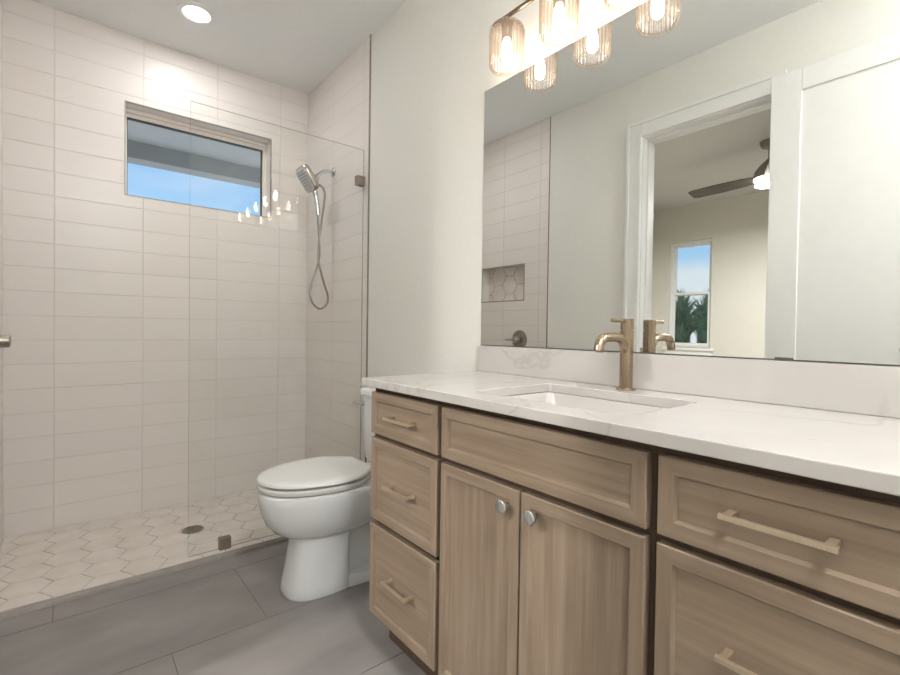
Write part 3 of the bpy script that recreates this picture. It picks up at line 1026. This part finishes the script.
def seat_outline(z, grow=0.0, n=64):
    pts = []
    # half outline in (x,y) from front tip to back corner, mirrored
    half = [(0.0, -0.716), (0.045, -0.709), (0.090, -0.686), (0.128, -0.648), (0.156, -0.598), (0.174, -0.540), (0.185, -0.475), (0.184, -0.425), (0.175, -0.380), (0.150, -0.338), (0.116, -0.304), (0.100, -0.276), (0.090, -0.270), (0.0, -0.268)]
    hp = spline([(x, y, 0) for x, y in half[:10]], 4) + [Vector((x, y, 0)) for x, y in half[10:]]
    c = Vector((0, -0.46, 0))
    R_ = [Vector((p.x, p.y, 0)) for p in hp]
    full = R_ + [Vector((-p.x, p.y, 0)) for p in R_[-2:0:-1]]
    out = []
    for p in full:
        dd = (p - c)
        out.append(Vector((TX + p.x + dd.normalized().x * grow, p.y + dd.normalized().y * grow, z + FL)))
    return out


bm = bmesh.new()
loft(bm, [seat_outline(0.430, -0.010), seat_outline(0.4305, -0.003), seat_outline(0.436, 0.0), seat_outline(0.446, 0.0), seat_outline(0.449, -0.004)])
put('seat', bm, M_SEAT, to, ang=50)
bm = bmesh.new()
loft(bm, [seat_outline(0.4575, -0.010), seat_outline(0.458, -0.003), seat_outline(0.461, 0.001), seat_outline(0.469, 0.0), seat_outline(0.474, -0.006), seat_outline(0.477, -0.022), seat_outline(0.4785, -0.05)])
put('lid', bm, M_SEAT, to, ang=50)
bm = bmesh.new()
loft(bm, [seat_outline(0.423, -0.08), seat_outline(0.4578, -0.08)])
put('seat_buffer', bm, M_SEAT, to, ang=50)
for s in (-1, 1):
    bm = bmesh.new()
    cyl(bm, (TX + s * 0.055, -0.252, 0.446 + FL), (TX + s * 0.100, -0.252, 0.446 + FL), 0.013, n=20)
    box(bm, TX + s * 0.077 - 0.016, TX + s * 0.077 + 0.016, -0.264, -0.240, 0.420 + FL, 0.446 + FL)
    put('hinge', bm, M_SEAT, to)


def rrect(cx, y0, y1, hw_, z, r, n=8):
    pts = []
    for (sx_, sy_, a0) in ((1, 1, 0), (-1, 1, 90), (-1, -1, 180), (1, -1, 270)):
        cx_ = cx + sx_ * (hw_ - r)
        cy_ = (y1 - r) if sy_ > 0 else (y0 + r)
        for k in range(n + 1):
            a = radians(a0 + 90 * k / n)
            pts.append(Vector((cx_ + r * cos(a), cy_ + r * sin(a), z)))
    return pts


bm = bmesh.new()
loft(bm, [rrect(TX, -0.165, -0.035, 0.165, 0.4165 + FL, 0.035), rrect(TX, -0.178, -0.022, 0.178, 0.445, 0.04), rrect(TX, -0.186, -0.018, 0.186, 0.60, 0.045), rrect(TX, -0.190, -0.016, 0.190, 0.738, 0.045)])
put('tank', bm, M_PORC, to, ang=50)
bm = bmesh.new()
loft(bm, [rrect(TX, -0.194, -0.014, 0.194, 0.7385, 0.047), rrect(TX, -0.200, -0.012, 0.200, 0.742, 0.05), rrect(TX, -0.200, -0.012, 0.200, 0.764, 0.05), rrect(TX, -0.192, -0.018, 0.192, 0.773, 0.045), rrect(TX, -0.17, -0.04, 0.17, 0.775, 0.03)])
put('tank_lid', bm, M_PORC, to, ang=50)
bm = bmesh.new()
lx_ = TX - 0.150
cyl(bm, (lx_, -0.187, 0.70), (lx_, -0.200, 0.70), 0.013, n=20)
cyl(bm, (lx_, -0.200, 0.70), (lx_, -0.212, 0.70), 0.007, n=16)
tube(bm, [(lx_ + 0.006, -0.213, 0.70), (lx_ - 0.03, -0.214, 0.699), (lx_ - 0.055, -0.213, 0.697)], [0.006, 0.0065, 0.006], n=14)
put('flush_lever', bm, M_CHROME, to)

# ------------------------------------------------------------------ vanity
VF, VB = -0.510, -0.003        # face of the fronts, back
BFACE = -0.490                 # face of the boxes
ZT = 0.868                     # top of boxes


def shaker(x0, x1, z0, z1, m_frame_h, m_frame_v, w=0.027, rec=0.007):
    """one front: mitred flat frame with a sloped inner lip and a recessed panel. Returns (frame_bm, panel_bm)."""
    y0, y1 = BFACE - 0.0005, VF
    bm = bmesh.new()
    O = [(x0, z0), (x1, z0), (x1, z1), (x0, z1)]
    I = [(x0 + w, z0 + w), (x1 - w, z0 + w), (x1 - w, z1 - w), (x0 + w, z1 - w)]
    s = 0.0045
    J = [(x0 + w + s, z0 + w + s), (x1 - w - s, z0 + w + s), (x1 - w - s, z1 - w - s), (x0 + w + s, z1 - w - s)]
    eo = 0.0018
    Oe = [(x0 + eo, z0 + eo), (x1 - eo, z0 + eo), (x1 - eo, z1 - eo), (x0 + eo, z1 - eo)]
    vb_ = [bm.verts.new((x, y0, z)) for x, z in O]
    vs_ = [bm.verts.new((x, y1 + eo, z)) for x, z in O]
    vo = [bm.verts.new((x, y1, z)) for x, z in Oe]
    vi = [bm.verts.new((x, y1, z)) for x, z in I]
    vj = [bm.verts.new((x, y1 + rec, z)) for x, z in J]
    vk = [bm.verts.new((x, y0, z)) for x, z in J]
    for i in range(4):
        j = (i + 1) % 4
        mi = 0 if i % 2 == 0 else 1
        for q in ((vb_[i], vb_[j], vs_[j], vs_[i]), (vs_[i], vs_[j], vo[j], vo[i]), (vo[i], vo[j], vi[j], vi[i]), (vi[i], vi[j], vj[j], vj[i]), (vj[i], vj[j], vk[j], vk[i]), (vk[i], vk[j], vb_[j], vb_[i])):
            bm.faces.new(q).material_index = mi
    pb = mbox(x0 + w + s + 0.0002, x1 - w - s - 0.0002, y0, y1 + rec, z0 + w + s + 0.0002, z1 - w - s - 0.0002)
    return bm, pb


def front(kind, parent, x0, x1, z0, z1, horiz):
    fb, pb = shaker(x0, x1, z0, z1, M_WOOD_H, M_WOOD_V)
    fo = put(kind, fb, [M_WOOD_H, M_WOOD_V], parent, smooth=False)
    put('panel', pb, M_WOOD_H if horiz else M_WOOD_V, fo, smooth=False)
    return fo


def bar_pull(parent, xc, zc, L_):
    bm = bmesh.new()
    yb_ = VF + 0.007
    yo = -0.538
    box(bm, xc - L_ / 2, xc + L_ / 2, yo, yo + 0.008, zc - 0.004, zc + 0.004)
    for s in (-1, 1):
        xx = xc + s * (L_ / 2 - 0.010)
        box(bm, xx - 0.006, xx + 0.006, yo + 0.008, yb_, zc - 0.004, zc + 0.004)
    return put('handle', bm, M_PULL, parent, smooth=False, bevel=0.0008)


def knob(parent, xc, zc):
    bm = bmesh.new()
    lathe(bm, [(0.006, 0.0), (0.006, -0.012), (0.0145, -0.016), (0.0155, -0.019), (0.0155, -0.024), (0.013, -0.026), (0.005, -0.0265)], (xc, VF + 0.0002, zc), axis='y', n=32)
    return put('knob', bm, M_KNOB, parent)


def cabinet_box(parent, x0, x1):
    bm = bmesh.new()
    t = 0.018
    z0 = 0.128
    box(bm, x0, x0 + t, BFACE, VB, z0, ZT)
    box(bm, x1 - t, x1, BFACE, VB, z0, ZT)
    box(bm, x0 + t, x1 - t, BFACE, VB, z0, z0 + t)
    box(bm, x0 + t, x1 - t, BFACE, BFACE + 0.02, ZT - 0.03, ZT)
    box(bm, x0 + t, x1 - t, BFACE, BFACE + 0.02, 0.700, 0.718)
    box(bm, x0 + t, x1 - t, VB - 0.012, VB, z0 + t, ZT)
    put('body', bm, M_WOOD_D, parent, smooth=False)
    put('toe_kick', mbox(x0, x1, -0.425, -0.41, -0.002, z0), M_WOOD_D, parent, smooth=False)


XS = [(1.795, 2.163), (2.164, 2.750), (2.751, 3.122)]
c1 = thing('drawer_cabinet', 'greige wood drawer base beside the toilet, under the left end of the counter', 'cabinet', (1.979, -0.25, -0.002), 'vanity cabinets under the counter')
cabinet_box(c1, *XS[0])
c2 = thing('sink_cabinet', 'greige wood sink base with two doors and round knobs', 'cabinet', (2.457, -0.25, -0.002), 'vanity cabinets under the counter')
cabinet_box(c2, *XS[1])
c3 = thing('drawer_cabinet', 'greige wood drawer base right of the two doors, with gold bar pulls', 'cabinet', (2.936, -0.25, -0.002), 'vanity cabinets under the counter')
cabinet_box(c3, *XS[2])
ZR = [(0.717, 0.850), (0.440, 0.702), (0.128, 0.423)]
for cab, x0, x1, xp, zhs, pl in ((c1, 1.803, 2.155, 1.986, (0.782, 0.572, 0.279), 0.134), (c3, 2.761, 3.115, 2.935, (0.787, 0.576, 0.284), 0.140)):
    for (z0, z1), zh in zip(ZR, zhs):
        d = front('drawer', cab, x0, x1, z0, z1, True)
        bar_pull(d, xp, zh, pl)
d = front('false_front', c2, 2.173, 2.741, 0.717, 0.850, True)
d = front('door', c2, 2.173, 2.452, 0.128, 0.702, False)
knob(d, 2.419, 0.663)
d = front('door', c2, 2.457, 2.741, 0.128, 0.702, False)
knob(d, 2.501, 0.665)

# countertop with the sink cut-out
CX0, CX1, CYF, CZ0, CZ1 = 1.7786, 3.140, -0.532, 0.8693, 0.894
KX0, KX1, KY0, KY1 = 2.222, 2.668, -0.448, -0.132


def slab_hole(bm, ox0, ox1, oy0, oy1, inner, z0, z1):
    outer = [(ox0, oy0), (ox1, oy0), (ox1, oy1), (ox0, oy1)]
    for z, flip in ((z1, False), (z0, True)):
        ov = [bm.verts.new((x, y, z)) for x, y in outer]
        iv = [bm.verts.new((p.x, p.y, z)) for p in inner]
        es = [bm.edges.new((ov[i], ov[(i + 1) % 4])) for i in range(4)] + [bm.edges.new((iv[i], iv[(i + 1) % len(iv)])) for i in range(len(iv))]
        bmesh.ops.triangle_fill(bm, use_beauty=True, use_dissolve=False, edges=es)
        if z == z1:
            top = (ov, iv)
        else:
            bot = (ov, iv)
    for a, b in ((top[0], bot[0]), (top[1], bot[1])):
        for i in range(len(a)):
            j = (i + 1) % len(a)
            bm.faces.new((a[i], a[j], b[j], b[i]))


hole = rrect((KX0 + KX1) / 2, KY0, KY1, (KX1 - KX0) / 2, 0, 0.018)
bm = bmesh.new()
slab_hole(bm, CX0, CX1, CYF, -0.0005, hole, CZ0, CZ1)
ct = put('countertop', bm, M_QUARTZ, None, smooth=False, bevel=0.002)
tag(ct, 'white veined quartz countertop with sink cut-out on the wood cabinets', 'countertop')
bs = put('backsplash', mbox(CX0, CX1, -0.020, -0.0005, CZ1 + 0.0003, 0.9945), M_QUARTZ, None, smooth=False, bevel=0.0015)
tag(bs, 'low white quartz backsplash between counter and mirror', 'backsplash')
# the one strong vein of the splash near its left end
bm = bmesh.new()
vp = spline([(1.822, 0, 0.9946), (1.838, 0, 0.972), (1.862, 0, 0.948), (1.884, 0, 0.922), (1.898, 0, 0.8945)], 5)
for i in range(len(vp) - 1):
    a, b = vp[i], vp[i + 1]
    w1, w2 = 0.0012 + 0.0007 * sin(i * 1.7), 0.0012 + 0.0007 * sin((i + 1) * 1.7)
    q = [bm.verts.new((a.x - w1, -0.0203, a.z)), bm.verts.new((a.x + w1, -0.0203, a.z)), bm.verts.new((b.x + w2, -0.0203, b.z)), bm.verts.new((b.x - w2, -0.0203, b.z))]
    bm.faces.new(q)
put('vein', bm, M_VEIN, bs, smooth=False)

# undermount sink
bm = bmesh.new()
cxk, hk = (KX0 + KX1) / 2, (KX1 - KX0) / 2
rings = [rrect(cxk, KY0 - 0.012, KY1 + 0.012, hk + 0.012, CZ0 - 0.001, 0.03),
         rrect(cxk, KY0 + 0.001, KY1 - 0.001, hk - 0.001, CZ0 - 0.001, 0.022),
         rrect(cxk, KY0 + 0.004, KY1 - 0.004, hk - 0.004, CZ0 - 0.012, 0.03),
         rrect(cxk, KY0 + 0.012, KY1 - 0.012, hk - 0.012, CZ0 - 0.10, 0.045),
         rrect(cxk, KY0 + 0.030, KY1 - 0.030, hk - 0.030, CZ0 - 0.125, 0.05),
         rrect(cxk, KY0 + 0.10, KY1 - 0.10, hk - 0.13, CZ0 - 0.132, 0.05)]
loft(bm, rings, cap0=False)
outer = [[p + Vector((0, 0, -0.008)) for p in r] for r in (rrect(cxk, KY0 - 0.012, KY1 + 0.012, hk + 0.012, CZ0 - 0.001, 0.03), rrect(cxk, KY0 - 0.006, KY1 + 0.006, hk + 0.006, CZ0 - 0.10, 0.05), rrect(cxk, KY0 + 0.08, KY1 - 0.08, hk - 0.10, CZ0 - 0.140, 0.05))]
loft(bm, outer, cap0=False)
sk = thing('sink', 'white rectangular undermount sink set below the counter', 'sink', (cxk, (KY0 + KY1) / 2, CZ0 - 0.14))
put('basin', bm, M_BASIN, sk, ang=50)
bm = bmesh.new()
lathe(bm, [(0.024, 0.0), (0.024, 0.003), (0.018, 0.004), (0.004, 0.0035)], (cxk, (KY0 + KY1) / 2, CZ0 - 0.132), n=28)
put('drain_plug', bm, M_GOLD, sk)

# faucet
fx, fy = 2.444, -0.068
fa = thing('faucet', 'champagne bronze single-lever faucet standing behind the sink', 'faucet', (fx, fy, CZ1))
bm = bmesh.new()
lathe(bm, [(0.0265, 0.0004), (0.0265, 0.004), (0.024, 0.006), (0.017, 0.0065)], (fx, fy, CZ1), n=40)
put('base_flange', bm, M_GOLD, fa)
bm = bmesh.new()
lathe(bm, [(0.0178, 0.006), (0.0178, 0.1655)], (fx, fy, CZ1), n=40)
put('body', bm, M_GOLD, fa)
bm = bmesh.new()
tube(bm, spline([(fx, fy - 0.006, 1.000), (fx, fy - 0.014, 1.018), (fx, fy - 0.034, 1.036), (fx, fy - 0.060, 1.0405), (fx, fy - 0.095, 1.0405), (fx, fy - 0.118, 1.037), (fx, fy - 0.132, 1.023), (fx, fy - 0.138, 1.004)], 6), 0.0125, n=20)
sp = put('spout', bm, M_GOLD, fa)
bm = bmesh.new()
cyl(bm, (fx, fy - 0.1383, 1.004), (fx, fy - 0.1386, 1.0025), 0.010, n=20)
put('aerator', bm, M_DARKN, sp)
bm = bmesh.new()
lathe(bm, [(0.0150, 0.1655), (0.0150, 0.168), (0.0178, 0.168), (0.0178, 0.197), (0.0165, 0.1985), (0.003, 0.199)], (fx, fy, CZ1), n=40)
hd = put('handle', bm, M_GOLD, fa)
bm = bmesh.new()
tube(bm, [(fx, fy - 0.010, 1.0865), (fx, fy - 0.045, 1.0868), (fx, fy - 0.076, 1.0868)], 0.0055, n=16)
put('lever', bm, M_GOLD, hd)

# mirror
MX0, MX1, MZ0, MZ1 = 1.781, 3.100, 0.9965, 1.9952
mi_ = thing('wall_mirror', 'wide frameless mirror above the backsplash', 'mirror', (2.44, -0.003, MZ0))
bm = bmesh.new()
box(bm, MX0, MX1, -0.006, -0.0005, MZ0, MZ1, mi=1)
for fc in bm.faces:
    fc.normal_update()
    if fc.calc_center_median().y < -0.0059:
        fc.material_index = 0
put('mirror_glass', bm, [M_MIRROR, M_MEDGE], mi_, smooth=False)
put('bottom_channel', mbox(MX0, MX1, -0.0085, -0.0062, MZ0 - 0.0015, MZ0 + 0.0018), M_MEDGE, mi_, smooth=False)
put('mirror_clip', mbox(2.781, 2.815, -0.0105, -0.0087, MZ0 - 0.0015, MZ0 + 0.0055), M_MEDGE, mi_, smooth=False)

# ------------------------------------------------------------------ vanity light
LXC, LY_, LZB = 2.434, -0.095, 2.147
vl = thing('vanity_light', 'five-shade wall light with ribbed glass above the mirror', 'wall light', (LXC, 0.0, LZB))
bm = bmesh.new()
box(bm, LXC - 0.13, LXC + 0.13, -0.022, -0.0005, LZB - 0.055, LZB + 0.055)
put('backplate', bm, M_GOLD, vl, smooth=False, bevel=0.003)
for s in (-1, 1):
    bm = bmesh.new()
    cyl(bm, (LXC + s * 0.08, -0.022, LZB), (LXC + s * 0.08, LY_ + 0.006, LZB), 0.007, n=16)
    put('arm', bm, M_GOLD, vl)
bm = bmesh.new()
cyl(bm, (LXC - 0.512, LY_, LZB), (LXC + 0.512, LY_, LZB), 0.0075, n=20)
put('bar', bm, M_GOLD, vl)
prof = [(0.020, 2.1205), (0.036, 2.1185), (0.050, 2.1135), (0.0575, 2.104), (0.0605, 2.090), (0.0605, 1.994), (0.0596, 1.980), (0.0560, 1.9705), (0.0510, 1.9665), (0.0470, 1.966), (0.0445, 1.9685), (0.0475, 1.9725), (0.0530, 1.977), (0.0558, 1.984), (0.0568, 1.996), (0.0568, 2.088), (0.0545, 2.100), (0.048, 2.1085), (0.035, 2.1145), (0.020, 2.1165)]
for k in range(5):
    x = LXC + (k - 2) * 0.2245
    bm = bmesh.new()
    lathe(bm, prof + [prof[0]], (x, LY_, 0), n=260, rib=0.022, nrib=26, close=True)
    so = put('shade', bm, M_SHADE, vl, ang=80)
    bm = bmesh.new()
    cyl(bm, (x, LY_, LZB - 0.004), (x, LY_, 2.118), 0.0055, n=14)
    lathe(bm, [(0.006, 2.126), (0.021, 2.124), (0.021, 2.118), (0.0185, 2.116), (0.0185, 2.066), (0.014, 2.064)], (x, LY_, 0), n=28)
    put('socket', bm, M_GOLD, vl)
    bm = bmesh.new()
    lathe(bm, [(0.011, 2.064), (0.0135, 2.055), (0.0175, 2.038), (0.0175, 2.010), (0.014, 1.998), (0.006, 1.992)], (x, LY_, 0), n=24)
    put('bulb', bm, M_BULB, vl)

# ------------------------------------------------------------------ bedroom fan
FX, FY = 1.785, -3.237
fan = thing('ceiling_fan', 'bronze ceiling fan with grey blades in the bedroom, seen in the mirror', 'ceiling fan', (FX, FY, H))
bm = bmesh.new()
lathe(bm, [(0.075, 0.0), (0.074, -0.02), (0.060, -0.05), (0.030, -0.062), (0.014, -0.064)], (FX, FY, H), n=40)
put('canopy', bm, M_DARKN, fan)
bm = bmesh.new()
cyl(bm, (FX, FY, H - 0.06), (FX, FY, 2.50), 0.0135, n=20)
put('downrod', bm, M_DARKN, fan)
bm = bmesh.new()
lathe(bm, [(0.020, 2.51), (0.035, 2.495), (0.075, 2.455), (0.105, 2.410), (0.118, 2.370), (0.118, 2.352), (0.100, 2.345)], (FX, FY, 0), n=48)
put('motor_housing', bm, M_DARKN, fan)
bm = bmesh.new()
lathe(bm, [(0.112, 2.352), (0.112, 2.336), (0.095, 2.318), (0.06, 2.306), (0.01, 2.302)], (FX, FY, 0), n=48)
put('light_bowl', bm, M_FANLIT, fan)
for ang in (186, 306, 66):
    a = radians(ang)
    dv, pv = Vector((cos(a), sin(a), 0)), Vector((-sin(a), cos(a), 0))
    bm = bmesh.new()
    rings = []
    for r, hw_ in ((0.10, 0.040), (0.20, 0.058), (0.40, 0.066), (0.63, 0.062), (0.665, 0.050)):
        c = Vector((FX, FY, 2.362)) + dv * r
        ring = []
        for s, t in ((-1, -1), (1, -1), (1, 1), (-1, 1)):
            ring.append(c + pv * (s * hw_) + Vector((0, 0, -s * hw_ * 0.30 + t * 0.004)))
        rings.append(ring)
    loft(bm, rings)
    put('blade', bm, M_BLADE, fan, smooth=False)
ld = bpy.data.lights.new('fan_lamp', 'AREA')
ld.shape = 'DISK'
ld.size = 0.2
ld.energy = P_FAN
ld.color = (1.0, 0.985, 0.96)
lo = bpy.data.objects.new('fan_lamp', ld)
lo.location = (FX, FY, 2.296)
COL.objects.link(lo)
lo.parent = fan
lo.matrix_parent_inverse = Matrix.Translation(-Vector(fan.location))

# ------------------------------------------------------------------ plants outside the bedroom window


def palm(x, y, h, n, spread, label):
    root = thing('palm_plant', label, 'palm', (x, y, -0.30), 'palms outside the bedroom window')
    bm = bmesh.new()
    tube(bm, [(x, y, -0.30), (x + 0.03, y, 0.0), (x, y, 0.35)], [0.09, 0.08, 0.07], n=12)
    put('trunk', bm, M_FROND, root)
    bm = bmesh.new()
    for k in range(n):
        a = 2 * pi * k / n * 3.0 + random.uniform(-0.25, 0.25)
        tilt = random.uniform(0.08, 0.95)
        L_ = h * random.uniform(0.7, 1.0)
        pts = []
        for j in range(12):
            t = j / 11
            rr = spread * tilt * (0.35 * t + 0.65 * t * t)
            zz = 0.30 + L_ * (1.25 * t - 0.25 * t * t - 0.55 * tilt * t ** 3)
            pts.append(Vector((x + rr * cos(a), y + rr * sin(a), zz)))
        tube(bm, pts, 0.009, n=5)
        side = Vector((-sin(a), cos(a), 0))
        for j in range(2, 12):
            d = (pts[j] - pts[j - 1]).normalized()
            for q in range(4):
                b0 = pts[j - 1].lerp(pts[j], q / 4)
                for s in (-1, 1):
                    tip = b0 + side * (s * 0.17 * (1.15 - j / 13)) + d * 0.22 + Vector((0, 0, -0.05 + random.uniform(-0.04, 0.04)))
                    w_ = d * 0.016
                    va_ = [bm.verts.new(b0 - w_), bm.verts.new(b0 + w_), bm.verts.new(tip), bm.verts.new(b0 + Vector((0, 0, 0.006)))]
                    bm.faces.new((va_[0], va_[1], va_[2]))
                    bm.faces.new((va_[0], va_[2], va_[3]))
                    bm.faces.new((va_[1], va_[3], va_[2]))
    fo = put('fronds', bm, M_FROND, root, smooth=False)
    fo['kind'] = 'stuff'
    return root


palm(-0.80, -7.4, 1.75, 56, 0.42, 'green palm at the left of the bedroom window, seen in the mirror')
palm(-1.22, -9.4, 1.85, 56, 0.42, 'green palm at the right of the bedroom window, seen in the mirror')
